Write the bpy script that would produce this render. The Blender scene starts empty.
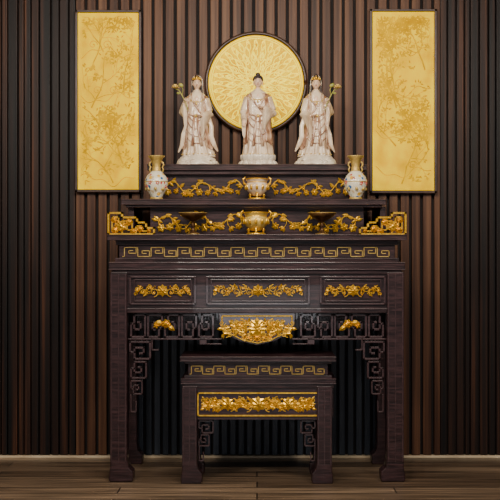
import bpy, bmesh, math, random
from mathutils import Vector, Matrix
pi=math.pi
CX=257.0; CAMZ=1.392; D=6.0; F=1000.0
def S(y): return (D+y)/F
def PX(px,y): return (px-CX)*S(y)
def PZ(py,y): return CAMZ-(py-250)*S(y)

# ---------------------------------------------------------------- materials
def newmat(name):
    m=bpy.data.materials.new(name); m.use_nodes=True
    nt=m.node_tree; b=nt.nodes['Principled BSDF']; return m,nt,b
def N(nt,t,**k):
    n=nt.nodes.new(t)
    for a,v in k.items(): setattr(n,a,v)
    return n
def ramp(nt,stops):
    r=N(nt,'ShaderNodeValToRGB'); e=r.color_ramp.elements
    while len(e)>1: e.remove(e[-1])
    e[0].position=stops[0][0]; e[0].color=(*stops[0][1],1)
    for p,c in stops[1:]:
        x=e.new(p); x.color=(*c,1)
    return r
def noise_mat(name,stops,scale=(1,1,1),nscale=8,detail=5,rough=.4,metal=0,bump=0,emit=0,coat=0,bdist=.01,spec=.5):
    m,nt,b=newmat(name)
    tc=N(nt,'ShaderNodeTexCoord'); mp=N(nt,'ShaderNodeMapping'); mp.inputs['Scale'].default_value=scale
    nz=N(nt,'ShaderNodeTexNoise'); nz.inputs['Scale'].default_value=nscale; nz.inputs['Detail'].default_value=detail
    r=ramp(nt,stops)
    nt.links.new(tc.outputs['Object'],mp.inputs[0]); nt.links.new(mp.outputs[0],nz.inputs['Vector'])
    nt.links.new(nz.outputs['Fac'],r.inputs[0]); nt.links.new(r.outputs[0],b.inputs['Base Color'])
    b.inputs['Roughness'].default_value=rough; b.inputs['Metallic'].default_value=metal
    b.inputs['Coat Weight'].default_value=coat; b.inputs['Specular IOR Level'].default_value=spec
    if emit:
        nt.links.new(r.outputs[0],b.inputs['Emission Color']); b.inputs['Emission Strength'].default_value=emit
    if bump:
        bp=N(nt,'ShaderNodeBump'); bp.inputs['Strength'].default_value=bump; bp.inputs['Distance'].default_value=bdist
        nt.links.new(nz.outputs['Fac'],bp.inputs['Height']); nt.links.new(bp.outputs[0],b.inputs['Normal'])
    return m
M={}
M['wood']=noise_mat('ebony_wood',[(.35,(.011,.004,.005)),(.5,(.026,.011,.012)),(.65,(.050,.022,.024))],(1.5,2,16),6,8,.38,0,.1,coat=.1,spec=.4)
M['wood2']=noise_mat('ebony_edge',[(.3,(.03,.014,.016)),(.7,(.066,.034,.036))],(2,2,10),6,6,.3,0,.05,coat=.3)
M['gold']=noise_mat('gilt',[(.3,(.60,.30,.015)),(.7,(1.0,.60,.06))],(1,1,1),60,4,.30,.7,.1,bdist=.002)
M['goldthin']=noise_mat('gilt_line',[(.3,(.42,.27,.06)),(.7,(.62,.43,.12))],(1,1,1),60,4,.45,.4)
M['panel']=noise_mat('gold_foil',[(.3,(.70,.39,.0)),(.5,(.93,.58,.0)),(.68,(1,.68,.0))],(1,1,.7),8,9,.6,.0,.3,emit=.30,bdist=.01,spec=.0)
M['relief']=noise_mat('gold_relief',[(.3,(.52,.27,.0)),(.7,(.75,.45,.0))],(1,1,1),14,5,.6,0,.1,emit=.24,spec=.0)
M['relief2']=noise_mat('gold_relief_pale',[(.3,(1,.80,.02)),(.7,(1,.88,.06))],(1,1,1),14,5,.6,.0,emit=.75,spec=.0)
M['frame']=noise_mat('panel_frame',[(.3,(.028,.010,.005)),(.7,(.06,.025,.010))],(1,1,1),12,4,.4)
M['robe']=noise_mat('porcelain_cream',[(.35,(.48,.32,.19)),(.6,(.76,.60,.42))],(1,1,.6),18,4,.3,coat=.3)
M['robe2']=noise_mat('porcelain_pink',[(.35,(.20,.08,.04)),(.5,(.42,.23,.13)),(.65,(.70,.51,.36))],(1,1,.5),34,5,.35,coat=.3)
M['white']=noise_mat('porcelain_white',[(.3,(.60,.49,.37)),(.7,(.82,.73,.58))],(1,1,1),16,4,.25,coat=.3)
M['skin']=noise_mat('porcelain_skin',[(.3,(.74,.47,.29)),(.7,(.80,.55,.37))],(1,1,1),10,2,.35,coat=.2)
M['hair']=noise_mat('hair_black',[(.3,(.02,.012,.015)),(.7,(.05,.03,.03))],(1,1,1),90,3,.5)
M['lip']=noise_mat('lip_red',[(.3,(.5,.08,.05)),(.7,(.55,.12,.08))],rough=.4)
M['green']=noise_mat('lotus_stem_green',[(.3,(.18,.20,.03)),(.7,(.42,.36,.06))],nscale=30,rough=.4)
M['petal']=noise_mat('lotus_gold_petal',[(.3,(.55,.34,.06)),(.7,(.78,.56,.16))],nscale=40,rough=.4,metal=.3)
M['bronze']=noise_mat('dark_bronze',[(.3,(.04,.015,.008)),(.7,(.2,.10,.03))],nscale=30,rough=.35,metal=.6)
m,nt,b=newmat('vase_glaze')
tc=N(nt,'ShaderNodeTexCoord'); vo=N(nt,'ShaderNodeTexVoronoi'); vo.inputs['Scale'].default_value=42
r1=ramp(nt,[(0,(1,1,1)),(.45,(1,1,1)),(.55,(0,0,0))])
sp=N(nt,'ShaderNodeSeparateColor')
r2=ramp(nt,[(0,(.55,.42,.25)),(.3,(.03,.13,.33)),(.42,(.5,.05,.04)),(.55,(.06,.25,.13)),(.68,(.7,.4,.05)),(.8,(.72,.66,.5))]); r2.color_ramp.interpolation='CONSTANT'
mx=N(nt,'ShaderNodeMix',data_type='RGBA'); mx.inputs[6].default_value=(.72,.66,.50,1)
nt.links.new(tc.outputs['Object'],vo.inputs['Vector']); nt.links.new(vo.outputs['Distance'],r1.inputs[0])
nt.links.new(vo.outputs['Color'],sp.inputs[0]); nt.links.new(sp.outputs[0],r2.inputs[0])
nt.links.new(r1.outputs[0],mx.inputs[0]); nt.links.new(r2.outputs[0],mx.inputs[7]); nt.links.new(mx.outputs[2],b.inputs['Base Color'])
b.inputs['Roughness'].default_value=.2
M['vase']=m
def slat(name,stops,rough=.5,xs=9):
    m=noise_mat(name,stops,(xs,xs,.25),2.2,8,rough,0,.15,spec=.3); return m
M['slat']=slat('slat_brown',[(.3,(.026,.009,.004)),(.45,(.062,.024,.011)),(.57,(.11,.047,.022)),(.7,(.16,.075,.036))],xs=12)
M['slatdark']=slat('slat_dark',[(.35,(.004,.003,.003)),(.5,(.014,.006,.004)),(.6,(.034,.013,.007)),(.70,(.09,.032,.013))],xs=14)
M['slatshade']=slat('slat_navy_shade',[(.3,(.018,.022,.030)),(.7,(.042,.052,.07))],.4)  # slat colour with the shade below the tabletop painted in
M['wall']=noise_mat('wall_paint',[(.3,(.006,.003,.003)),(.7,(.012,.007,.006))],nscale=5,rough=.8)
m,nt,b=newmat('floor_planks')
tc=N(nt,'ShaderNodeTexCoord'); br=N(nt,'ShaderNodeTexBrick'); br.offset=.5
br.inputs['Scale'].default_value=1; br.inputs['Brick Width'].default_value=1.6; br.inputs['Row Height'].default_value=.14
br.inputs['Mortar Size'].default_value=.004; br.inputs['Color1'].default_value=(.085,.055,.034,1); br.inputs['Color2'].default_value=(.26,.18,.115,1); br.inputs['Mortar'].default_value=(.01,.007,.005,1)
mp=N(nt,'ShaderNodeMapping'); mp.inputs['Scale'].default_value=(.6,22,1); nz=N(nt,'ShaderNodeTexNoise'); nz.inputs['Scale'].default_value=2.5; nz.inputs['Detail'].default_value=7
rr=ramp(nt,[(.35,(.2,.2,.2)),(.65,(1.7,1.65,1.6))])
mx=N(nt,'ShaderNodeMix',data_type='RGBA',blend_type='MULTIPLY'); mx.inputs[0].default_value=1
nt.links.new(tc.outputs['Object'],br.inputs['Vector']); nt.links.new(tc.outputs['Object'],mp.inputs[0]); nt.links.new(mp.outputs[0],nz.inputs['Vector'])
nt.links.new(nz.outputs['Fac'],rr.inputs[0]); nt.links.new(br.outputs['Color'],mx.inputs[6]); nt.links.new(rr.outputs[0],mx.inputs[7]); nt.links.new(mx.outputs[2],b.inputs['Base Color'])
b.inputs['Roughness'].default_value=.28
M['floor']=m
M['strip']=noise_mat('baseboard_strip',[(.3,(.5,.38,.24)),(.7,(.75,.62,.42))],(1,1,1),6,4,.4)
M['ceil']=noise_mat('ceiling_paint',[(.3,(.25,.22,.2)),(.7,(.28,.25,.22))],rough=.8)

# ---------------------------------------------------------------- mesh builder
class MB:
    def __init__(s): s.v=[]; s.f=[]
    def add(s,vs,fs):
        o=len(s.v); s.v+= [tuple(v) for v in vs]; s.f+=[tuple(i+o for i in f) for f in fs]
    def box(s,x0,x1,y0,y1,z0,z1):
        s.add([(x,y,z) for x in(x0,x1) for y in(y0,y1) for z in(z0,z1)],
              [(0,1,3,2),(4,6,7,5),(0,4,5,1),(2,3,7,6),(0,2,6,4),(1,5,7,3)])
    def pbox(s,p0,p1,q0,q1,y0,y1):
        s.box(PX(p0,y0),PX(p1,y0),y0,y1,PZ(q1,y0),PZ(q0,y0))
    def prism(s,poly,y0,y1):
        n=len(poly)
        s.add([(x,y0,z) for x,z in poly]+[(x,y1,z) for x,z in poly],
              [tuple(range(n)),tuple(range(2*n-1,n-1,-1))]+[(i,(i+1)%n,(i+1)%n+n,i+n) for i in range(n)])
    def bars(s,path,w,y0,y1):
        for (a,b),(c,d) in zip(path[:-1],path[1:]):
            s.box(min(a,c)-w/2,max(a,c)+w/2,y0,y1,min(b,d)-w/2,max(b,d)+w/2)
    def loft(s,rings,cap=True):
        n=len(rings[0]); vs=[p for r in rings for p in r]; fs=[]
        for k in range(len(rings)-1):
            for i in range(n):
                j=(i+1)%n; fs.append((k*n+i,k*n+j,(k+1)*n+j,(k+1)*n+i))
        if cap: fs.append(tuple(range(n))); fs.append(tuple(range((len(rings)-1)*n,len(rings)*n)))
        s.add(vs,fs)
    def tube(s,pts,rad,n=6,sy=1.0):
        pts=[Vector(p) for p in pts]; rings=[]
        if not isinstance(rad,(list,tuple)): rad=[rad]*len(pts)
        up=Vector((0,1,0.001))
        for i,p in enumerate(pts):
            t=(pts[min(i+1,len(pts)-1)]-pts[max(i-1,0)])
            if t.length<1e-9: t=Vector((0,0,1))
            t.normalize()
            a=t.cross(up)
            if a.length<.05: a=t.cross(Vector((1,0,0)))
            a.normalize(); b=t.cross(a)
            rings.append([p+rad[i]*(math.cos(2*pi*k/n)*a+math.sin(2*pi*k/n)*b*sy) for k in range(n)])
        s.loft(rings)
    def ell(s,c,r,seg=12,rg=8,rot=None):
        c=Vector(c); vs=[]; fs=[]
        for i in range(1,rg):
            t=pi*i/rg
            for k in range(seg):
                a=2*pi*k/seg; v=Vector((r[0]*math.sin(t)*math.cos(a),r[1]*math.sin(t)*math.sin(a),r[2]*math.cos(t)))
                vs.append((rot@v if rot else v)+c)
        for i in range(rg-2):
            for k in range(seg):
                j=(k+1)%seg; fs.append((i*seg+k,i*seg+j,(i+1)*seg+j,(i+1)*seg+k))
        top=Vector((0,0,r[2])); bot=-top
        vs.append((rot@top if rot else top)+c); vs.append((rot@bot if rot else bot)+c)
        T=len(vs)-2
        for k in range(seg):
            fs.append((T,k,(k+1)%seg)); fs.append((T+1,(rg-2)*seg+(k+1)%seg,(rg-2)*seg+k))
        s.add(vs,fs)
    def lathe(s,prof,c=(0,0,0),n=32,wob=None):
        rings=[]
        for r,z in prof:
            rings.append([(c[0]+r*(1+(wob(2*pi*k/n,z) if wob else 0))*math.cos(2*pi*k/n),c[1]+r*(1+(wob(2*pi*k/n,z) if wob else 0))*math.sin(2*pi*k/n),c[2]+z) for k in range(n)])
        s.loft(rings)
    def leaf(s,x,z,y,ang,l,w,t):
        ca,sa=math.cos(ang),math.sin(ang)
        def q(u,v,d): return (x+u*ca-v*sa, y-d, z+u*sa+v*ca)
        vs=[q(0,0,0),q(l*.3,w*.5,0),q(l*.65,w*.42,0),q(l,0,0),q(l*.65,-w*.42,0),q(l*.3,-w*.5,0),q(l*.2,0,t),q(l*.6,0,t)]
        s.add(vs,[(0,1,2,3,4,5),(0,6,1),(1,6,7,2),(2,7,3),(3,7,4),(4,7,6,5),(5,6,0)])
    def flower(s,x,z,y,r,n=6,t=.006,a0=0):
        for k in range(n): s.leaf(x,z,y,a0+2*pi*k/n,r,r*.75,t)
        s.ell((x,y-t*.6,z),(r*.28,t,r*.28),8,6)
    def scroll(s,cx,cz,y,r,a0,turns,d,th):
        n=int(14*turns)+4; pts=[]; rad=[]
        for i in range(n+1):
            u=i/n; a=a0+d*u*turns*2*pi; rr=r*(1-.85*u)
            pts.append((cx+rr*math.cos(a),y-th*.4,cz+rr*math.sin(a))); rad.append(th*(1-.35*u))
        s.tube(pts,rad,6); s.ell((cx+r*.1,y-th*.6,cz),(th*1.4,th*1.3,th*1.4),8,6)
    def obj(s,name,mat,parent=None,smooth=False,bevel=0,local=False,mods=None):
        me=bpy.data.meshes.new(name)
        off=Vector((0,0,0)) if (local or parent is None) else parent.location
        me.from_pydata([tuple(Vector(v)-off) for v in s.v],[],s.f)
        bm=bmesh.new(); bm.from_mesh(me); bmesh.ops.recalc_face_normals(bm,faces=bm.faces); bm.to_mesh(me); bm.free()
        ob=bpy.data.objects.new(name,me); bpy.context.collection.objects.link(ob)
        me.materials.append(M[mat])
        if smooth:
            for p in me.polygons: p.use_smooth=True
        if parent: ob.parent=parent
        if bevel:
            bv=ob.modifiers.new('bevel','BEVEL'); bv.width=bevel; bv.segments=2; bv.limit_method='ANGLE'
        return ob
def empty(name,loc):
    e=bpy.data.objects.new(name,None); e.empty_display_size=.05; e.location=loc; bpy.context.collection.objects.link(e); return e

# ---------------------------------------------------------------- room
WY=.70
b=MB(); b.box(-3.2,3.2,WY+.03,WY+.13,0,3.4); b.obj('wall_back','wall')
b=MB(); b.box(-3.2,3.2,-7.2,WY+.13,-.08,0); b.obj('floor','floor')
b=MB(); b.box(-3.2,3.2,-7.2,WY+.13,3.4,3.48); b.obj('ceiling','ceil')
def slats(name,mat,p0,p1,q0,q1,per,wid,dep=.03,bevel=.003,jit=0,seed=1):
    b=MB(); p=p0; rnd=random.Random(seed)
    while p<p1-.1:
        k=1+jit*rnd.uniform(-1,1); yo=jit*rnd.uniform(0,.02)
        b.box(PX(p,WY),PX(min(p+wid*k,p1),WY),WY+yo,WY+dep,PZ(q1,WY),PZ(q0,WY)); p+=per*k
    return b.obj(name,mat,bevel=bevel)
TOP=250-(3.39-CAMZ)/S(WY); BOT=455
slats('trim_1','slat',120.8,389.6,TOP,262,11.2,8.2)
slats('trim_2','slatshade',120.8,389.6,262.5,BOT,8.4,5.8)  # lower slats behind the altar; navy tone stands in for the table's shade
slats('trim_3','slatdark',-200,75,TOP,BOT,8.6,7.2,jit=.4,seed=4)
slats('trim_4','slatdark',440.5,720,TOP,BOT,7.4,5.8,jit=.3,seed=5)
slats('trim_5','slat',76,120.8,TOP,BOT,11.2,8.2)
slats('trim_6','slat',389.6,440,TOP,BOT,11.2,8.2)
b=MB(); b.box(-3.2,3.2,WY-.015,WY+.03,0,.016); b.obj('baseboard_back','strip',bevel=.003)

# ---------------------------------------------------------------- carvings
def vine(b,p0,p1,q0,q1,y,n=5,seed=1,dense=1.0,mirror=True):
    rnd=random.Random(seed); s=S(y)
    x0,x1=PX(p0,y),PX(p1,y); zc=(PZ(q0,y)+PZ(q1,y))/2; h=PZ(q0,y)-PZ(q1,y)
    t=MB(); pts=[]; amp=h*.26
    def zz_(x): 
        u=(x-x0)/(x1-x0); return zc+amp*math.sin(u*n*pi)*(1+.3*math.sin(u*9+seed))
    for i in range(n*8+1):
        x=x0+(x1-x0)*i/(n*8); pts.append((x,y-.003,zz_(x)))
    t.tube(pts,[.0038]*len(pts),6)
    for k in range(n):
        u=(k+.5)/n; x=x0+(x1-x0)*u; sg=1 if k%2==0 else -1; w=(x1-x0)/n
        for j in (-1,1):
            xs=x+j*w*.3; zs=zz_(xs); p=[(xs,y-.003,zs)]; a=-sg*pi/2+j*.9
            for q in range(6):
                a+=-j*sg*.28; p.append((p[-1][0]+h*.075*math.cos(a),y-.003,p[-1][2]+h*.075*math.sin(a)))
            t.tube(p,[.003,.003,.0028,.0026,.0024,.002,.002],6)
            e=p[-1]
            if rnd.random()<.55: t.flower(e[0],max(min(e[2],zc+h*.36),zc-h*.36),y-.003,h*rnd.uniform(.16,.22),6,.006,rnd.random())
            else:
                for q in (-.7,0,.7): t.leaf(e[0],e[2],y-.003,a+q,h*.22,h*.12,.005)
        for j in range(int(5*dense)):
            xx=x+rnd.uniform(-.5,.5)*w; zz=zz_(xx); a=rnd.choice((0,pi))+rnd.uniform(-.9,.9); l=h*rnd.uniform(.2,.32)
            if abs(zz+l*math.sin(a)-zc)>h*.5: a=-a
            t.leaf(xx,zz,y-.003,a,l,l*.5,.005)
    b.add(t.v,t.f)
    if mirror: b.add([(-v[0],v[1],v[2]) for v in t.v],t.f)
def cloudcarve(b,pc,qc,pw,ph,y,seed=3,dense=1):
    s=S(y); cx=PX(pc,y); cz=PZ(qc,y); w=pw*s; h=ph*s; t=MB(); rnd=random.Random(seed)
    n=max(2,int(round(w/2/(h*.5))))
    for k in range(n):
        x=h*.42+(w/2-h*.42)*(k+.4)/n; sg=1 if k%2 else -1
        r=h*.30*(1-.35*k/n)
        t.scroll(x,sg*h*.12,y,r,pi*.5*sg,1.4,sg,.003)
        t.scroll(x+r*.7,-sg*h*.24,y,r*.6,pi,1.2,-sg,.0028)
        for j in range(4*dense):
            a=rnd.uniform(0,2*pi); l=h*rnd.uniform(.16,.28)
            t.leaf(x+rnd.uniform(-.6,.6)*r,rnd.uniform(-.22,.22)*h,y-.002,a,l,l*.55,.005)
    t.leaf(w/2-h*.3,0,y,0,h*.32,h*.2,.005)
    b.add([(cx+v[0],v[1],cz+v[2]) for v in t.v],t.f); b.add([(cx-v[0],v[1],cz+v[2]) for v in t.v],t.f)
    b.flower(cx,cz,y-.003,h*.42,8,.008); b.flower(cx,cz,y-.008,h*.24,6,.007,.3)
def meander(b,p0,p1,q0,q1,y,units,w=.0045,d=.006):
    x0,x1=PX(p0,y),PX(p1,y); z0,z1=PZ(q1,y),PZ(q0,y); u=(x1-x0)/units; h=z1-z0
    for k in range(units):
        ox=x0+k*u; fl=(k%2==1)
        path=[(.04,0),(.04,1),(.92,1),(.92,.36),(.36,.36),(.36,.66),(.66,.66)]
        pp=[(ox+a*u,z0+((1-c) if fl else c)*h) for a,c in path]
        b.bars(pp,w,y-d,y)
        b.bars([(ox+.04*u,z0+(h if fl else 0)),(ox-.08*u,z0+(h if fl else 0))],w,y-d,y)
def key(b,p0,p1,q0,q1,y,flipx=False,flipz=False,w=.011,dep=.03):
    x0,x1=PX(p0,y),PX(p1,y); z0,z1=PZ(q1,y),PZ(q0,y)
    for path in ([(0,1),(1,1),(1,0),(.22,0),(.22,.66),(.68,.66),(.68,.33),(.5,.33)],[(0,1),(0,.4),(.22,.4)]):
        pp=[(x0+(x1-x0)*((1-a) if flipx else a), z0+(z1-z0)*((1-c) if flipz else c)) for a,c in path]
        b.bars(pp,w,y,y+dep)
def addmirror(b,t):
    b.add(t.v,t.f); b.add([(-v[0],v[1],v[2]) for v in t.v],t.f)

# ---------------------------------------------------------------- altar
A=empty('altar_table',(0,.3,0))
BK=.60
b=MB()
b.pbox(109,405,262,270,0,BK)
b.pbox(112,402,270,274,.008,BK-.008)
b.box(PX(114,.02),PX(400,.02),.02,BK-.02,PZ(309,.02),PZ(273,.02))
b.pbox(127,387,308,313,.006,.04)
b.pbox(119,395,243,262,.03,BK-.01); b.pbox(115,399,258,262.2,.015,BK)
b.pbox(116,398,240,245,.012,BK)
b.pbox(107,407,234.5,240,-.03,BK)
b.pbox(150,364,206,235,.17,BK)
b.pbox(121,386,199,204.5,.10,BK); b.pbox(126,381,204.5,207.5,.115,BK)
b.pbox(160,354,174,199,.29,BK)
b.pbox(147,367,164,170,.24,BK+.02); b.pbox(152,362,170,174.5,.255,BK)
for sgn in (0,1):
    t=MB(); t.pbox(128,134,207,235,.16,BK) ; t.pbox(152,158,174,199,.3,BK)
    b.add([(v[0] if sgn==0 else -v[0],v[1],v[2]) for v in t.v],t.f)
b.obj('cabinet_body','wood',A,bevel=.003)
def legs(b,p0,p1,q0,y0,y1,depth,foot=6):
    for ya in (y0,y1):
        xo=PX(p0,y0); xi=PX(p1,y0); f=foot*.006; zt=PZ(q0,y0)
        poly=[(xo,zt),(xi,zt),(xi,.13),(xi+f*.25,.085),(xi+f,.06),(xi+f,.012),(xi+f*.8,0),(xo-f*.1,0),(xo-f*.25,.02),(xo-f*.15,.05),(xo,.09)]
        t=MB(); t.prism(poly,ya,ya+depth); addmirror(b,t)
b=MB(); legs(b,110,127,272,.0,BK-.11,.10); b.obj('legs','wood',A,bevel=.006)
b=MB(); t=MB()
for p in (111.2,125.6): t.box(PX(p-.7,0),PX(p+.7,0),-.004,.004,.12,PZ(274,0))
t.box(PX(118,0),PX(119,0),-.003,.004,.12,PZ(274,0))
addmirror(b,t)
for p0,p1 in ((130,195),(207,309),(321,385)):
    for k,(o,w) in enumerate(((0,1.6),(4.0,1.0))):
        x0,x1,z0,z1=PX(p0+o,.0),PX(p1-o,.0),PZ(304-o*.7,.0),PZ(277+o*.7,.0); w*=.006
        b.bars([(x0,z0),(x0,z1),(x1,z1),(x1,z0),(x0,z0)],w,.004+.004*k,.022)
for q,y,pa,pb in ((262.8,0,109,405),(269.5,0,109,405),(235,-.03,107,407),(239.6,-.03,107,407),(199.5,.10,121,386),(204.2,.10,121,386),(164.6,.24,147,367),(169.6,.24,147,367),(309,.006,127,387),(243,.02,118,396),(260,.02,118,396)):
    b.box(PX(pa,y)-.002,PX(pb,y)+.002,y-.005,y+.01,PZ(q,y)-.003,PZ(q,y)+.003)
b.obj('mouldings','wood2',A,bevel=.0015)
b=MB(); t=MB()
cols=[130,147,164,181,198,215]
for i in range(5):
    key(t,cols[i]+1,cols[i+1]-2,315,337,.03,flipx=(i%2==1),flipz=(i%2==0),w=.012)
t.box(PX(128,.03),PX(222,.03),.03,.06,PZ(339,.03)-.005,PZ(339,.03)+.004)
key(t,130,150,342,359,.03,w=.012); key(t,131,146,362,378,.03,flipz=True,w=.011); key(t,131,142,381,394,.03,w=.009)
t.bars([(PX(131,.03),PZ(395,.03)),(PX(131,.03),PZ(412,.03)),(PX(136,.03),PZ(412,.03)),(PX(136,.03),PZ(402,.03))],.008,.03,.06)
t.bars([(PX(152,.03),PZ(339,.03)),(PX(152,.03),PZ(350,.03)),(PX(158,.03),PZ(350,.03))],.008,.03,.06)
t.bars([(PX(200,.03),PZ(339,.03)),(PX(206,.03),PZ(344,.03)),(PX(221,.03),PZ(344,.03))],.006,.03,.06)
t.box(PX(112,0),PX(116,0),.1,BK-.1,PZ(335,0),PZ(309,0))
addmirror(b,t)
b.prism([(PX(p,.03),PZ(q,.03)) for p,q in ((219,313),(295,313),(294,328),(284,336),(274,341),(257,345),(240,341),(230,336),(220,328))],.02,.06)
b.box(PX(128,.5),PX(386,.5),.53,.56,PZ(330,.5),PZ(309,.5))
b.obj('fretwork','wood2',A,bevel=.0015)
b=MB()
cloudcarve(b,162.5,290.5,56,15,.010,4,1); cloudcarve(b,258,290.5,90,15,.010,5,1); cloudcarve(b,353,290.5,56,15,.010,6,1)
cloudcarve(b,257,329,72,24,.016,8,3); cloudcarve(b,257,326,50,20,.014,9,3)
cloudcarve(b,257,338,30,9,.014,10,2)
ol=[(222,316),(222,327),(231,334),(243,340),(257,343)]
op=[(PX(p,.015),.015,PZ(q,.015)) for p,q in ol]; t=MB(); t.tube(op,.004,6); t.tube([(PX(222,.015),.015,PZ(316,.015)),(0,.015,PZ(316,.015))],.004,6)
addmirror(b,t)
t=MB(); 
t.flower(PX(166,.02),PZ(324,.02),.022,.032,7,.012); t.leaf(PX(163,.02),PZ(323,.02),.022,pi,.055,.035,.01); t.leaf(PX(168,.02),PZ(326,.02),.022,-.6,.05,.03,.01)
t.flower(PX(156,.02),PZ(326,.02),.022,.02,5,.01)
addmirror(b,t)
vine(b,157,243,209,233,.165,5,11,1.5)
vine(b,164,243,177,197,.285,5,12,1.5)
y=-.025; t=MB()
def q(p,r): return (PX(p,y),PZ(r,y))
t.bars([q(108.5,234),q(108.5,213),q(122,213),q(122,217.5),q(137,217.5),q(137,222.5),q(146,222.5),q(146,228),q(154,228),q(154,234),q(108.5,234)],.011,y-.004,y+.03)
t.bars([q(112,231),q(112,217),q(118.5,217),q(118.5,226),q(115.5,226),q(115.5,222)],.008,y,y+.02)
t.bars([q(122,234),q(122,221),q(132,221),q(132,230),q(127,230),q(127,225)],.008,y,y+.02)
t.bars([q(136,234),q(136,226),q(142,226),q(142,231),q(150,231)],.008,y,y+.02)
rnd=random.Random(7)
for (p,r,R) in ((121,226,.04),(140,229,.025),(114,220,.022),(129,222,.026),(149,231,.016),(115,230,.024),(133,231,.022)):
    t.flower(PX(p,y),PZ(r,y),y,R,7,.01,rnd.random())
addmirror(b,t)
b.obj('gilt_carving','gold',A)
b=MB(); meander(b,124,390,247.5,256.5,.03,20); b.obj('gilt_meander','goldthin',A)

# ---------------------------------------------------------------- small table
T=empty('offering_table',(0,.1,0)); Y=-.05
b=MB()
b.pbox(180,336,356.5,361.5,Y,.30); b.pbox(184,332,361,364,Y+.012,.29)
b.pbox(188,328,363,378,Y+.03,.28)
b.pbox(184,332,375.5,379,Y+.012,.29); b.pbox(181,336,378.5,384,Y,.30); b.pbox(183,334,383,388,Y+.008,.30)
b.pbox(196,320,387,419,Y+.02,Y+.06)
b.box(PX(183,Y),PX(188,Y),Y+.05,.26,PZ(419,Y),PZ(387,Y)); b.box(PX(329,Y),PX(334,Y),Y+.05,.26,PZ(419,Y),PZ(387,Y))
b.obj('case','wood',T,bevel=.003)
b=MB(); legs(b,182,197,386,Y,.20,.09,5); b.obj('legs','wood',T,bevel=.005)
b=MB(); t=MB()
for p in (183,195.8): t.box(PX(p-.6,Y),PX(p+.6,Y),Y-.004,Y+.004,.11,PZ(388,Y))
t.box(PX(189,Y),PX(190,Y),Y-.003,Y+.004,.11,PZ(388,Y))
key(t,199,213,421,433,Y+.03,w=.008); key(t,199,209,435,446,Y+.03,flipz=True,w=.007)
t.bars([(PX(199,Y),PZ(447,Y)),(PX(199,Y),PZ(462,Y)),(PX(203,Y),PZ(462,Y)),(PX(203,Y),PZ(454,Y))],.007,Y+.03,Y+.055)
addmirror(b,t)
for qq,yy,pa,pb in ((357.2,Y,180,336),(361,Y,180,336),(379,Y,181,336),(383.6,Y,181,336),(419,Y+.02,196,320)):
    b.box(PX(pa,yy)-.002,PX(pb,yy)+.002,yy-.005,yy+.01,PZ(qq,yy)-.0025,PZ(qq,yy)+.0025)
b.obj('mouldings','wood2',T,bevel=.0015)
b=MB(); y=Y+.018
x0,x1,z0,z1=PX(198,y),PX(318.5,y),PZ(415.5,y),PZ(393,y)
b.bars([(x0,z0),(x0,z1),(x1,z1),(x1,z0),(x0,z0)],.008,y-.006,y+.01)
cloudcarve(b,258.2,404,114,19,y,21,4); cloudcarve(b,228,404,52,17,y,22,3); cloudcarve(b,288,404,52,17,y,23,3)
b.obj('gilt_carving','gold',T)
b=MB(); meander(b,191,325,366,374,Y+.03,12,.004); b.obj('gilt_meander','goldthin',T)

# ---------------------------------------------------------------- wall panels
def panel(name,p0,p1,q0,q1,seed):
    e=empty(name,((PX(p0,WY)+PX(p1,WY))/2,WY-.02,(PZ(q0,WY)+PZ(q1,WY))/2))
    y=WY-.03; x0,x1,z0,z1=PX(p0,y),PX(p1,y),PZ(q1,y),PZ(q0,y)
    b=MB(); b.box(x0,x1,y,WY,z0,z1)
    b.box(x0+.1,x1-.1,WY-.002,WY+.0295,z0+.2,z0+.26); b.box(x0+.1,x1-.1,WY-.002,WY+.0295,z1-.26,z1-.2)
    b.obj('backing','frame',e)
    b=MB(); b.bars([(x0,z0),(x0,z1),(x1,z1),(x1,z0),(x0,z0)],.018,y-.012,y+.01); b.obj('rim','frame',e,bevel=.003)
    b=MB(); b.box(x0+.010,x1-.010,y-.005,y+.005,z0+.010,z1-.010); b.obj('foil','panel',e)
    rnd=random.Random(seed); b=MB(); yy=y-.005; X0,X1,Z0,Z1=x0+.03,x1-.03,z0+.03,z1-.03; W=X1-X0; H=Z1-Z0
    def inb(x,z,m=0): return X0+m<x<X1-m and Z0+m<z<Z1-m
    def branch(x,z,a,l,r,dep):
        pts=[]; n=6
        for i in range(n+1):
            if not inb(x,z): break
            pts.append((x,yy,z)); a+=rnd.uniform(-.25,.25); x+=l/n*math.cos(a); z+=l/n*math.sin(a)
        if len(pts)>2:
            b.tube(pts,[r*(1-.5*i/len(pts)) for i in range(len(pts))],5,.5)
            if dep>0:
                for k in range(3):
                    p=pts[rnd.randrange(1,len(pts))]; branch(p[0],p[2],a+rnd.choice((-1,1))*rnd.uniform(.4,1.1),l*.62,r*.6,dep-1)
            p=pts[-1]
            for k in range(6):
                xx=p[0]+rnd.uniform(-.03,.03); zz=p[2]+rnd.uniform(-.02,.02)
                if inb(xx,zz,.025): b.leaf(xx,zz,yy,rnd.uniform(0,2*pi),.026,.011,.002)
    for k in range(9):
        branch(X0+W*rnd.uniform(.1,.9),Z0+H*(.02+.11*k),rnd.uniform(.9,2.2),.36,.006,3)
    for k in range(4):
        zb=Z0+H*(.06+.24*k+rnd.uniform(-.03,.03)); pts=[]; ph=rnd.uniform(0,6)
        for i in range(25):
            u=i/24; pts.append((X0+W*u,yy,zb+.03*math.sin(u*7+ph)+.015*math.sin(u*17+ph)))
        b.tube(pts,.0028,5,.5)
        for j in range(2): b.scroll(X0+W*rnd.uniform(.2,.8),zb+.05,yy,.03,0,1.3,1,.0025)
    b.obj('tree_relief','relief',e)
panel('gold_relief_panel',76.5,140,11.5,191,5)
panel('gold_relief_panel',371,435.5,10.5,192,9)
y=WY-.035; dx,dz=PX(256,y),PZ(83,y); s=S(y); R=49.5*s
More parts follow.
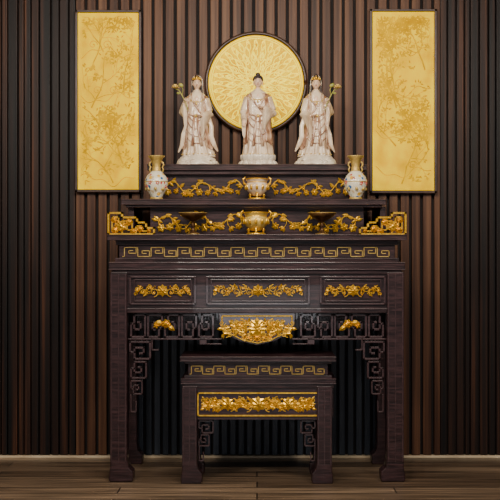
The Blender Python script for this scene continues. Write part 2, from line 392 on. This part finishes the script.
e=empty('round_gold_mandala',(dx,y,dz))
def disc(b,r,y0,y1,n=96,r0=0):
    b.prism([(dx+r*math.cos(2*pi*k/n),dz+r*math.sin(2*pi*k/n)) for k in range(n)],y0,y1)
b=MB(); disc(b,R+.008,y,WY); b.obj('backing','frame',e)
b=MB(); b.tube([(dx+R*math.cos(2*pi*k/96),y-.004,dz+R*math.sin(2*pi*k/96)) for k in range(97)],.0135,8); b.obj('rim','frame',e,True)
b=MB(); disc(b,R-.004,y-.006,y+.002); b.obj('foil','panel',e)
b=MB(); yy=y-.006
def petal(a,r0,r1,wd,th):
    for sg in (-1,1):
        pts=[]
        for i in range(9):
            u=i/8; r=r0+(r1-r0)*u; o=sg*wd*math.sin(pi*u**.8)
            pts.append((dx+r*math.cos(a)-o*math.sin(a),yy,dz+r*math.sin(a)+o*math.cos(a)))
        b.tube(pts,th,5,.6)
for n,r0,r1,w,o in ((8,.02,.09,.020,0),(12,.05,.13,.018,.25),(16,.09,.17,.018,0),(20,.13,.21,.017,.3),(24,.17,.25,.016,.1),(32,.22,.29,.013,0),(12,.06,.12,.009,.25),(20,.15,.20,.009,.3)):
    for k in range(n): petal(2*pi*(k+o)/n,r0,r1,w,.0022)
for r in (.022,.295,.307): b.tube([(dx+r*math.cos(2*pi*k/72),yy,dz+r*math.sin(2*pi*k/72)) for k in range(73)],.0024,5,.6)
for k in range(32):
    a=2*pi*k/32; b.scroll(dx+.272*math.cos(a),dz+.272*math.sin(a),yy,.014,a,1.2,1,.002)
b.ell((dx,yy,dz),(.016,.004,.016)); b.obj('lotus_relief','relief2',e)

# ---------------------------------------------------------------- vessels
def place(b,name,mat,par,smooth=True): return b.obj(name,mat,par,smooth)
for pc in (156.5,355.5):
    y=.165; s=S(y); x=PX(pc,y); zb=PZ(199,.10)
    e=empty('porcelain_vase',(x,y,zb)); c=(x,y,zb)
    b=MB(); b.lathe([(0,1.5),(5.5,1.5),(6,3),(7.5,6),(10,10),(11.5,15),(11.4,19),(9.5,23.5),(6.5,26.5),(4.6,28.5)],(0,0,0),40)
    b.v=[(x+v[0]*s,y+v[1]*s,zb+v[2]*s) for v in b.v]; place(b,'body','vase',e)
    b=MB(); b.lathe([(0,0),(6.2,0),(6.6,.8),(5.8,2.2),(5.2,2.4),(0,2.4)],n=40)
    b.lathe([(4.8,28.2),(5,28.8),(4.2,30),(3.9,33),(4.3,37),(6,40.5),(8.2,42.8),(8.4,43.6),(7.6,43.6),(5,41),(3.2,37),(0,36)],n=40)
    b.lathe([(11.4,17.0),(11.8,17.5),(11.4,18)],n=40)
    for sg in(-1,1):
        b.tube([(sg*4,0,38),(sg*6.5,0,37),(sg*7.2,0,34.5),(sg*5.8,0,32.5),(sg*6.8,0,30),(sg*6,0,27)],[.8,.9,.8,.8,.9,.6],8)
    for k in range(8):
        a=2*pi*k/8; b.ell((10.2*math.cos(a),10.2*math.sin(a),10.5),(1.4,1.4,2.0),8,6)
    b.v=[(x+v[0]*s,y+v[1]*s,zb+v[2]*s) for v in b.v]; place(b,'gilt_neck','goldthin',e)
    b=MB(); rnd=random.Random(int(pc))
    for k in range(9):
        a=2*pi*k/9+rnd.random()*.3; z=rnd.uniform(13,21); r=11.4*(1-abs(z-16.5)*.02)
        for j in range(5):
            aa=2*pi*j/5; b.ell((r*math.cos(a)-1.3*math.cos(aa)*math.sin(a),r*math.sin(a)+1.3*math.cos(aa)*math.cos(a),z+1.3*math.sin(aa)),(.8,.8,.8),6,5)
    b.v=[(x+v[0]*s,y+v[1]*s,zb+v[2]*s) for v in b.v]; place(b,'enamel_flowers','lip',e)
def burner(pc,y,qb,H,Rr,mat,zbase,square=False):
    s=S(y); x=PX(pc,y); e=empty('incense_burner',(x,y,zbase))
    b=MB()
    b.lathe([(0,.18),(.35,.18),(.5,.26),(.85,.42),(1.0,.62),(.92,.78),(.8,.84),(.9,.92),(1.0,1.0),(.9,1.0),(.75,.9),(0,.85)],n=48,wob=None)
    b.v=[(x+v[0]*Rr*s,y+v[1]*Rr*s,zbase+v[2]*H*s) for v in b.v]; b.obj('bowl',mat,e,True)
    b=MB()
    for k in range(3):
        a=2*pi*k/3-pi/2; b.tube([(.55*math.cos(a),.55*math.sin(a),.34),(.72*math.cos(a),.72*math.sin(a),.2),(.62*math.cos(a),.62*math.sin(a),.08),(.7*math.cos(a),.7*math.sin(a),0.02)],[.13,.12,.08,.1],8)
    for sg in(-1,1): b.tube([(sg*.9,0,.7),(sg*1.15,0,.8),(sg*1.2,0,1.0),(sg*1.0,0,1.1)],[.07,.08,.07,.05],8)
    for k in range(12):
        a=2*pi*k/12; b.ell((.97*math.cos(a),.97*math.sin(a),.60),(.12,.12,.14),8,6)
    b.lathe([(.82,.82),(.86,.84),(.82,.88)],n=48); b.lathe([(.98,.97),(1.04,1.0),(.98,1.03),(.9,1.0)],n=48)
    b.lathe([(0,0),(.75,0),(.8,.04),(.7,.09),(0,.09)],n=32)
    b.v=[(x+v[0]*Rr*s,y+v[1]*Rr*s,zbase+v[2]*H*s) for v in b.v]; b.obj('gilt_fittings','gold',e,True)
burner(257,.185,199,20.5,11.5,'robe',PZ(199,.10))
burner(256,.065,235,22,12.5,'petal',PZ(234.5,-.03))
for pc in (193,322):
    y=.065; s=S(y); x=PX(pc,y); zb=PZ(234.5,-.03); e=empty('footed_offering_dish',(x,y,zb))
    b=MB(); b.lathe([(0,0),(6.5,0),(6.8,1),(4,2.5),(1.6,4.5),(1.3,8),(2.4,9.5),(1.3,11),(2,13),(6,15),(11,18),(14.5,21.5),(14,22),(9,18.8),(4,16.8),(0,16.5)],n=40)
    b.v=[(x+v[0]*s,y+v[1]*s,zb+v[2]*s) for v in b.v]; b.obj('dish','bronze',e,True)
    b=MB(); b.lathe([(14.2,21.5),(14.7,21.8),(14.2,22.1),(13.8,22)],n=40); b.lathe([(6.4,.3),(7.1,.8),(6.4,1.2)],n=40)
    b.v=[(x+v[0]*s,y+v[1]*s,zb+v[2]*s) for v in b.v]; b.obj('gilt_rims','goldthin',e,True)

# ---------------------------------------------------------------- statues
def ring(cx,cy,z,rx,ry,n=72,amp=0,ph=0,flare=None):
    r=[]
    for k in range(n):
        a=2*pi*k/n; m=1+amp*(math.sin(11*a+ph)+.6*math.sin(19*a+2*ph+1)+.3*math.sin(31*a))
        r.append((cx+rx*m*math.cos(a),cy+ry*m*math.sin(a),z))
    return r
def interp(keys,z):
    for a,c in zip(keys[:-1],keys[1:]):
        if a[0]<=z<=c[0]:
            u=(z-a[0])/(c[0]-a[0]); u=u*u*(3-2*u)*.5+u*.5
            return [p+(q_-p)*u for p,q_ in zip(a,c)]
    return list(keys[-1])
def hand(b,p,fd,nd,sc=1.0,curl=.3):
    p=Vector(p); fd=Vector(fd).normalized(); nd=Vector(nd); nd=(nd-fd*nd.dot(fd)).normalized(); sd=fd.cross(nd)
    rot=Matrix((sd,nd,fd)).transposed()
    b.ell(p+fd*1.5*sc,(1.35*sc,.7*sc,1.9*sc),12,8,rot)
    for i,(o,l) in enumerate(((-1.0,2.4),(-.35,2.9),(.3,2.7),(.95,2.1))):
        base=p+fd*2.6*sc+sd*o*sc; pts=[base]; d=fd.copy()
        for k in range(3):
            d=(d+nd*curl).normalized(); pts.append(pts[-1]+d*l*sc/3)
        b.tube(pts,[.42*sc,.38*sc,.33*sc,.24*sc],8)
    base=p+fd*1.0*sc-sd*1.1*sc
    b.tube([base,base-sd*.8*sc+fd*.7*sc,base-sd*.9*sc+fd*1.6*sc+nd*.3*sc],[.5*sc,.42*sc,.28*sc],8)
def sleeve(b,sh,el,wr,drop,r0=4.2,w=3.0):
    sh,el,wr=Vector(sh),Vector(el),Vector(wr); rings=[]
    path=[]
    for i in range(7): path.append((sh.lerp(el,i/6),i/12))
    for i in range(1,8): path.append((el.lerp(wr,i/7),.5+i/14))
    for i,(p,u) in enumerate(path):
        if u<.5: d=(el-sh).normalized()
        elif u<.6: d=((el-sh).normalized()+(wr-el).normalized()).normalized()
        else: d=(wr-el).normalized()
        a=d.cross(Vector((0,0,1)))
        if a.length<.1: a=Vector((0,1,0))
        a.normalize(); up=a.cross(d).normalized()
        if up.z<0: up=-up
        k=max(0,(u-.42)/.58); dr=drop*(k**.8) if k>0 else 0
        rr=r0*(1-.25*u)
        rg=[]
        for j in range(28):
            t=2*pi*j/28; c,s_=math.cos(t),math.sin(t)
            m=1+.08*math.sin(5*t+u*6)
            off=a*(w if k>.2 else rr*(1-k)+w*k)*c*m*(1 if s_>0 else (1-.25*k)) 
            vz=up*(rr*s_) if s_>0 else Vector((0,0,1))*( (rr+dr)*s_)*(k) + up*(rr*s_)*(1-k)
            rg.append(p+off+vz)
        rings.append(rg)
    b.loft(rings)
def face(e,cx,cy,cz,sc,hairstyle,xf):
    def mk(b,name,mat): b.v=[xf(v) for v in b.v]; return b.obj(name,mat,e,True,local=True)
    b=MB(); vs0=MB(); vs0.ell((0,0,0),(4.3,4.9,6.0),32,24)
    out=[]
    for v in vs0.v:
        x,y,z=v
        if z<0: x*=1-.22*(-z/6)**1.3; y*=1-.12*(-z/6)
        if y<0:
            y+= .35*math.exp(-((z-.6)/.8)**2)*math.exp(-((abs(x)-1.7)/1.0)**2)
            y-= .25*math.exp(-((z+4.2)/1.2)**2)*math.exp(-(x/1.5)**2)
        out.append((x,y,z))
    vs0.v=out; b.add([(cx+v[0]*sc,cy+v[1]*sc,cz+v[2]*sc) for v in vs0.v],vs0.f)
    def T(x,y,z): return (cx+x*sc,cy+y*sc,cz+z*sc)
    b.tube([T(0,-4.7,1.4),T(0,-5.1,.2),T(0,-5.6,-1.1),T(0,-4.9,-1.6)],[.35*sc,.45*sc,.68*sc,.4*sc],10)
    for sg in(-1,1):
        b.ell(T(sg*.55,-5.0,-1.3),(.4*sc,.4*sc,.35*sc),8,6)
        b.ell(T(sg*4.35,.1,-.6),(.55*sc,.95*sc,1.7*sc),10,8); b.ell(T(sg*4.2,.1,-2.7),(.4*sc,.55*sc,1.0*sc),8,6)
    b.tube([T(0,.4,-9.5),T(0,.3,-7),T(0,.2,-4)],[2.9*sc,2.3*sc,2.3*sc],16)
    mk(b,'head','skin')
    b=MB()
    for sg in(-1,1):
        b.tube([T(sg*.8,-4.62,.45),T(sg*1.6,-4.66,.25),T(sg*2.6,-4.1,.5)],[.12*sc,.26*sc,.12*sc],6)
        b.tube([T(sg*.7,-4.75,1.7),T(sg*1.7,-4.55,2.15),T(sg*3.0,-3.8,1.8)],[.12*sc,.2*sc,.1*sc],6)
    if hairstyle=='buddha':
        h=MB(); h.ell((0,.5,1.9),(4.75,5.0,4.8),24,16); 
        h.v=[(x,max(y,-4.2+max(0,(2.7-z))*1.9),z) if z<3.2 else (x,y,z) for x,y,z in h.v]
        b.add([T(*v) for v in h.v],h.f); b.ell(T(0,.6,7.2),(2.3*sc,2.3*sc,1.9*sc),16,10)
        for i in range(150):
            u=i/150; th=math.acos(1-u*1.15); ph=i*2.39996
            x,y,z=4.75*math.sin(th)*math.cos(ph),.5+5*math.sin(th)*math.sin(ph),1.9+4.8*math.cos(th)
            if y<0 and z<3.3: continue
            b.ell(T(x,y,z),(.5*sc,.5*sc,.5*sc),6,5)
    else:
        h=MB(); h.ell((0,.8,1.6),(4.7,4.9,5.2),24,16)
        h.v=[(x,max(y,-3.6+max(0,(2.5-z))*1.7),z) if z<3 else (x,y,z) for x,y,z in h.v]
        b.add([T(*v) for v in h.v],h.f)
        b.ell(T(0,.8,7.6),(2.2*sc,2.2*sc,2.6*sc),14,10)
        for sg in(-1,1): b.tube([T(sg*4.1,.5,1),T(sg*4.7,.2,-3),T(sg*5.2,-.8,-8),T(sg*5.6,-3.2,-13)],[1.1*sc,1.0*sc,.9*sc,.3*sc],8)
    mk(b,'hair','hair')
    b=MB(); b.tube([T(-.95,-4.85,-2.75),T(0,-5.15,-2.65),T(.95,-4.85,-2.75)],[.1*sc,.28*sc,.1*sc],6); mk(b,'lips','lip')
    if hairstyle!='buddha':
        b=MB()
        pts=[T(4.7*math.cos(a),-.2+4.7*math.sin(a),3.6+.4*math.sin(-a)) for a in [pi+ i*pi/14 for i in range(15)]]
        b.tube(pts,.42*sc,6)
        for i,a in enumerate((-1.0,-.5,0,.5,1.0)):
            h=4.6-abs(a)*1.8; x=4.6*math.sin(a); y=-.2-4.7*math.cos(a)
            b.tube([T(x,y,3.4),T(x*1.02,y*.98,3.4+h*.5),T(x*.98,y*.9,3.4+h)],[.5*sc,.9*sc,.12*sc],8)
            b.ell(T(x,y-.3,4.2),(.45*sc,.45*sc,.45*sc),8,6)
        mk(b,'crown','gold')
def statue(name,pc,kind,mir=1):
    y=.44; s=S(y); x=PX(pc,y); zb=PZ(164,.24); e=empty(name,(x,y,zb))
    k_=1.03; kz_=1.05
    xf=lambda v:(v[0]*s*mir*k_,v[1]*s*k_,v[2]*s*kz_)
    def mk(b,nm,mat,mods=None,solid=0):
        b.v=[xf(v) for v in b.v]; o=b.obj(nm,mat,e,True,local=True)
        if mods:
            r=o.modifiers.new('merge','REMESH'); r.mode='VOXEL'; r.voxel_size=mods; r.use_smooth_shade=True
            k=o.modifiers.new('soft','SMOOTH'); k.factor=.5; k.iterations=2
        if solid:
            k=o.modifiers.new('th','SOLIDIFY'); k.thickness=solid
        return o
    b=MB()
    if kind=='buddha':
        b.lathe([(0,0),(20,0),(20.5,1),(18,2.5),(16,4.5),(15,6),(17,9.5),(16.5,10.5),(0,10.5)],n=64)
        for lay,(r,z,n,t) in enumerate(((17.5,2.8,16,-.5),(15.8,7.6,16,.25),(15.5,7.2,16,.3))):
            for k in range(n):
                a=2*pi*(k+.5*lay)/n; rot=Matrix.Rotation(a,3,'Z')@Matrix.Rotation(t,3,'Y')
                b.ell((r*math.cos(a),r*math.sin(a),z),(1.6,3.1,3.6 if t>0 else 2.8),10,8,rot)
    else:
        b.lathe([(0,0),(21,0),(21.5,1.5),(19,4),(16,7),(14.5,9),(12,10.5),(0,11)],n=72,wob=lambda a,z:.07*math.sin(5*a+z*.4)+.05*math.sin(11*a+z))
        rnd=random.Random(3)
        for k in range(34):
            a=rnd.uniform(0,2*pi); r=rnd.uniform(12,19.5); z=(21-r)*.95+1
            b.ell((r*math.cos(a),r*math.sin(a)*.92,z),(rnd.uniform(1.5,3),rnd.uniform(1.5,3),rnd.uniform(1.2,2.6)),8,6)
        for k in range(12):
            a=2*pi*k/12; pts=[((19-2*u)*math.cos(a+.5*u),(19-2*u)*math.sin(a+.5*u),1+5*math.sin(u*2.2)) for u in [i/6 for i in range(7)]]
            b.tube(pts,[1.3*(1-i*.1) for i in range(7)],8)
    b.v=[(v[0],v[1]*.9,max(v[2],0)) for v in b.v]
    mk(b,'pedestal','white')
    if kind=='buddha':
        K=[(9,14.5,10.5,0,0),(14,14.2,10.3,0,0),(24,13,9.6,0,0),(38,12,8.6,0,0),(50,11.3,7.6,0,0),(58,11.4,7.2,0,0),(64,11.6,6.8,0,.2),(68,10.6,6,0,.3),(70.5,8,5,0,.3),(72.5,4.8,4,0,.2),(74,3.2,3.2,0,0)]
    else:
        K=[(9,15.5,10.5,1.5,0),(13,15,10.2,1.2,0),(22,12.8,9.2,.3,0),(34,11,8.2,-.6,0),(46,9.8,7.2,-.8,0),(54,9.2,6.6,-.4,0),(62,9.8,6.4,0,.2),(66.5,9.2,5.8,.1,.3),(69,7.2,5,.1,.3),(71,4.4,3.8,.1,.2),(73,3,3,0,0)]
    b=MB(); rings=[]
    z=K[0][0]
    while z<=K[-1][0]:
        kz,rx,ry,cx_,cy_=interp(K,z); am=.055*max(0,min(1,(62-z)/45))+.006
        rings.append(ring(cx_,cy_,z,rx,ry,96,am,z*.018)); z+=1.0
    b.loft(rings)
    if kind=='buddha':
        L=dict(sh=(-9.5,.3,65.5),el=(-14.5,-1,51),wr=(-13.5,-8,43),drop=15); Rr=dict(sh=(9.5,.3,65.5),el=(15,-1,51),wr=(5.5,-10,54),drop=19)
    else:
        L=dict(sh=(-8,.3,64),el=(-14,-1,52),wr=(-10.5,-8,58.5),drop=24); Rr=dict(sh=(8,.3,64),el=(12.5,-1,50),wr=(5.5,-9.5,47),drop=20)
    sleeve(b,**L); sleeve(b,**Rr)
    if kind!='buddha':
        b.tube([(11,-2,48),(14,-3,38),(14,-4,28),(17,-4,20),(20.5,-3,14)],[2,2.4,2.6,2.2,.8],12,.5)
        b.tube([(-10,-3,40),(-13,-4,30),(-14.5,-4,20),(-18,-3,13)],[1.8,2.2,2,.7],12,.5)
    mk(b,'robe','robe',.0032)
    def shell(K2,a0,a1,amp,nm,mat,z0,z1,sc):
        b=MB(); nz=int((z1-z0)); na=70; 
        for i in range(nz+1):
            z=z0+(z1-z0)*i/nz; kz,rx,ry,cx_,cy_=interp(K,z)
            f=(z1-z)/(z1-z0)
            for j in range(na+1):
                u=j/na; sw=a0+(a1-a0)*u
                m=sc*(1+amp*math.sin(13*sw+z*.03)*(.3+f)); zz=z-1.5*math.sin(9*sw)*(f**3)
                b.v.append((cx_+rx*m*math.cos(sw),cy_+ry*m*math.sin(sw),zz))
        for i in range(nz):
            for j in range(na): o=i*(na+1)+j; b.f.append((o,o+1,o+na+2,o+na+1))
        mk(b,nm,mat,solid=.003)
    if kind=='buddha':
        shell(K,-pi/2+.42,3*pi/2-.75,.03,'mantle','robe2',22,69,1.09)
    else:
        shell(K,-pi/2+.75,3*pi/2-.75,.04,'mantle','robe2',17,67,1.10)
    b=MB()
    for A_,n_ in ((L,0),(Rr,1)):
        w=Vector(A_['wr']); d=(w-Vector(A_['el'])).normalized()
        b.tube([w-d*4,w+d*.8],[1.5,1.2],10)
        if kind=='buddha':
            if n_==0: hand(b,w+d*.5,(0,-.35,-1),(0,-1,.2),1.15,-.08)
            else: hand(b,w+d*.5,(-.8,-.3,.35),(0,.25,1),1.15,.35)
        else:
            if n_==0: hand(b,w+d*.5,(.15,-.5,.8),(-.6,-.3,-.2),1.1,.75)
            else: hand(b,w+d*.5,(-.9,-.4,.1),(0,.2,1),1.1,.3)
    mk(b,'hands','skin')
    b=MB(); zc=68 if kind=='buddha' else 66
    b.ell((0,-1.9,zc-3.5),(4.2,4.6,6.8),20,14); mk(b,'chest','skin')
    b=MB()
    def rp(a,z,m=1.06):
        kz,rx,ry,cx_,cy_=interp(K,z); return (cx_+rx*m*math.cos(a),cy_+ry*m*math.sin(a),z)
    F0=-pi/2
    b.tube([rp(F0-.75,69),rp(F0-.5,64),rp(F0-.15,58),rp(F0+.3,52),rp(F0+.7,47)],[.7,.9,.9,.9,.6],8)
    b.tube([rp(F0+.75,69),rp(F0+.5,64),rp(F0+.15,58),rp(F0,55)],[.7,.9,.9,.7],8)
    b.tube([rp(F0+u*.1,50-(1-u*u/49)*2.5,1.09) for u in range(-7,8)],.9,8)
    for off in (-.12,.12): b.tube([rp(F0+off,48,1.1),rp(F0+off*1.6,38,1.12),rp(F0+off*2,27,1.12),rp(F0+off*2.6,19,1.12)],[.9,1.1,1.2,1.4],8,.6)
    for k in range(4):
        zz=42-k*7; b.tube([rp(F0+u*.13,zz+(u*u/36)*7,1.07) for u in range(-6,7)],.55,6)
    mk(b,'sash','robe2')
    b=MB()
    b.tube([rp(F0-.9+i*.12,zc-1.5-3.5*math.sin(pi*i/15),1.07) for i in range(16)],.4,6)
    for i in range(3,13,2): b.ell(rp(F0-.9+i*.12,zc-2.4-3.5*math.sin(pi*i/15),1.12),(.6,.5,.7),8,6)
    b.ell(rp(F0,zc-7,1.12),(1,.6,1.2),8,6); b.ell(rp(F0,47.5,1.16),(1.5,.7,1.5),10,6)
    for k in range(24): 
        a=2*pi*k/24; b.ell(rp(a,11.5,1.05),(1.1,.6,.45),6,5)
    mk(b,'gilt_ornaments','petal')
    if kind=='buddha': face(e,0,-.3,80.5,1.0,'buddha',xf)
    else:
        face(e,0,-.3,78.8,.95,'crown',xf)
        b=MB(); na=30
        VK=[(47,9.5,4),(56,9.0,5),(64,8.4,5.2),(68.5,6.2,5.2),(73,5.7,5.2),(78,5.5,5.5),(82,5.2,5.5),(85,4.2,4.7),(87,2.2,2.6),(87.6,.4,.4)]
        for i in range(42):
            z=47+(87.6-47)*i/41; kz,rx,ry=interp(VK,z)
            for j in range(na+1):
                a=-.12+(pi+.24)*j/na; m=1+.03*math.sin(12*a+z*.2)
                b.v.append((rx*m*math.cos(a),.8+ry*m*math.sin(a),z))
        for i in range(41):
            for j in range(na): o=i*(na+1)+j; b.f.append((o,o+1,o+na+2,o+na+1))
        mk(b,'veil','white',solid=.003)
        w=Vector(L['wr'])+Vector((-.3,-1.8,2))
        b=MB(); b.tube([w+Vector((3,0,-9)),w+Vector((1.5,-.4,-4)),w,w+Vector((-3,0,6)),w+Vector((-6,.5,11)),w+Vector((-9,1,12))],[.4,.5,.55,.5,.5,.4],8)
        b.tube([w+Vector((-3,0,6)),w+Vector((-2,0,11)),w+Vector((-3.5,0,15))],[.35,.35,.2],6)
        lf=w+Vector((-4,0,15.5)); b.ell(lf,(2.6,.9,1.8),10,8,Matrix.Rotation(.5,3,'Y'))
        b.ell(w+Vector((-6.5,0,8)),(1.8,.7,1.1),8,6)
        mk(b,'lotus_stem','green')
        b=MB(); fc=w+Vector((-9.5,1,13))
        for lay,(n,t,r,l) in enumerate(((6,.25,.8,3.0),(8,.75,1.6,3.0),(8,1.2,2.2,2.6))):
            for k in range(n):
                a=2*pi*(k+.5*lay)/n; rot=Matrix.Rotation(a,3,'Z')@Matrix.Rotation(t,3,'Y')
                b.ell(fc+Vector((r*math.cos(a),r*math.sin(a),1.6-lay*.6)),(.45,1.1,l*.75),8,6,rot)
        mk(b,'lotus_flower','petal')
statue('bodhisattva_statue',197,'g',1)
statue('buddha_statue',258,'buddha',1)
statue('bodhisattva_statue',316,'g',-1)

# ---------------------------------------------------------------- lights
def area(name,loc,tgt,size,power,col,sy=None):
    l=bpy.data.lights.new(name,'AREA'); l.energy=power; l.color=col; l.size=size
    if sy: l.shape='RECTANGLE'; l.size_y=sy
    o=bpy.data.objects.new(name,l); o.location=loc; bpy.context.collection.objects.link(o)
    o.rotation_euler=(Vector(tgt)-Vector(loc)).to_track_quat('-Z','Y').to_euler(); return o
area('ceiling_light',(0,-2.0,3.3),(0,.5,1.9),1.4,95,(1,.91,.78),.5)
area('ceiling_light',(-2.0,-3.2,3.2),(0,.3,.9),.6,66,(1,.91,.80))
area('ceiling_light',(2.0,-3.2,3.2),(0,.3,.9),.6,66,(1,.91,.80))
area('softbox_light',(0,-6.6,.7),(0,.4,.5),1.6,20,(.95,.96,1),.5)
w=bpy.data.worlds.new('world'); bpy.context.scene.world=w; w.use_nodes=True
w.node_tree.nodes['Background'].inputs[0].default_value=(.62,.6,.64,1); w.node_tree.nodes['Background'].inputs[1].default_value=.13
# ---------------------------------------------------------------- camera
c=bpy.data.cameras.new('camera'); c.lens=72; c.sensor_width=36; c.shift_x=-7/500
co=bpy.data.objects.new('camera',c); co.location=(0,-6,CAMZ); co.rotation_euler=(pi/2,0,0); bpy.context.collection.objects.link(co); bpy.context.scene.camera=co
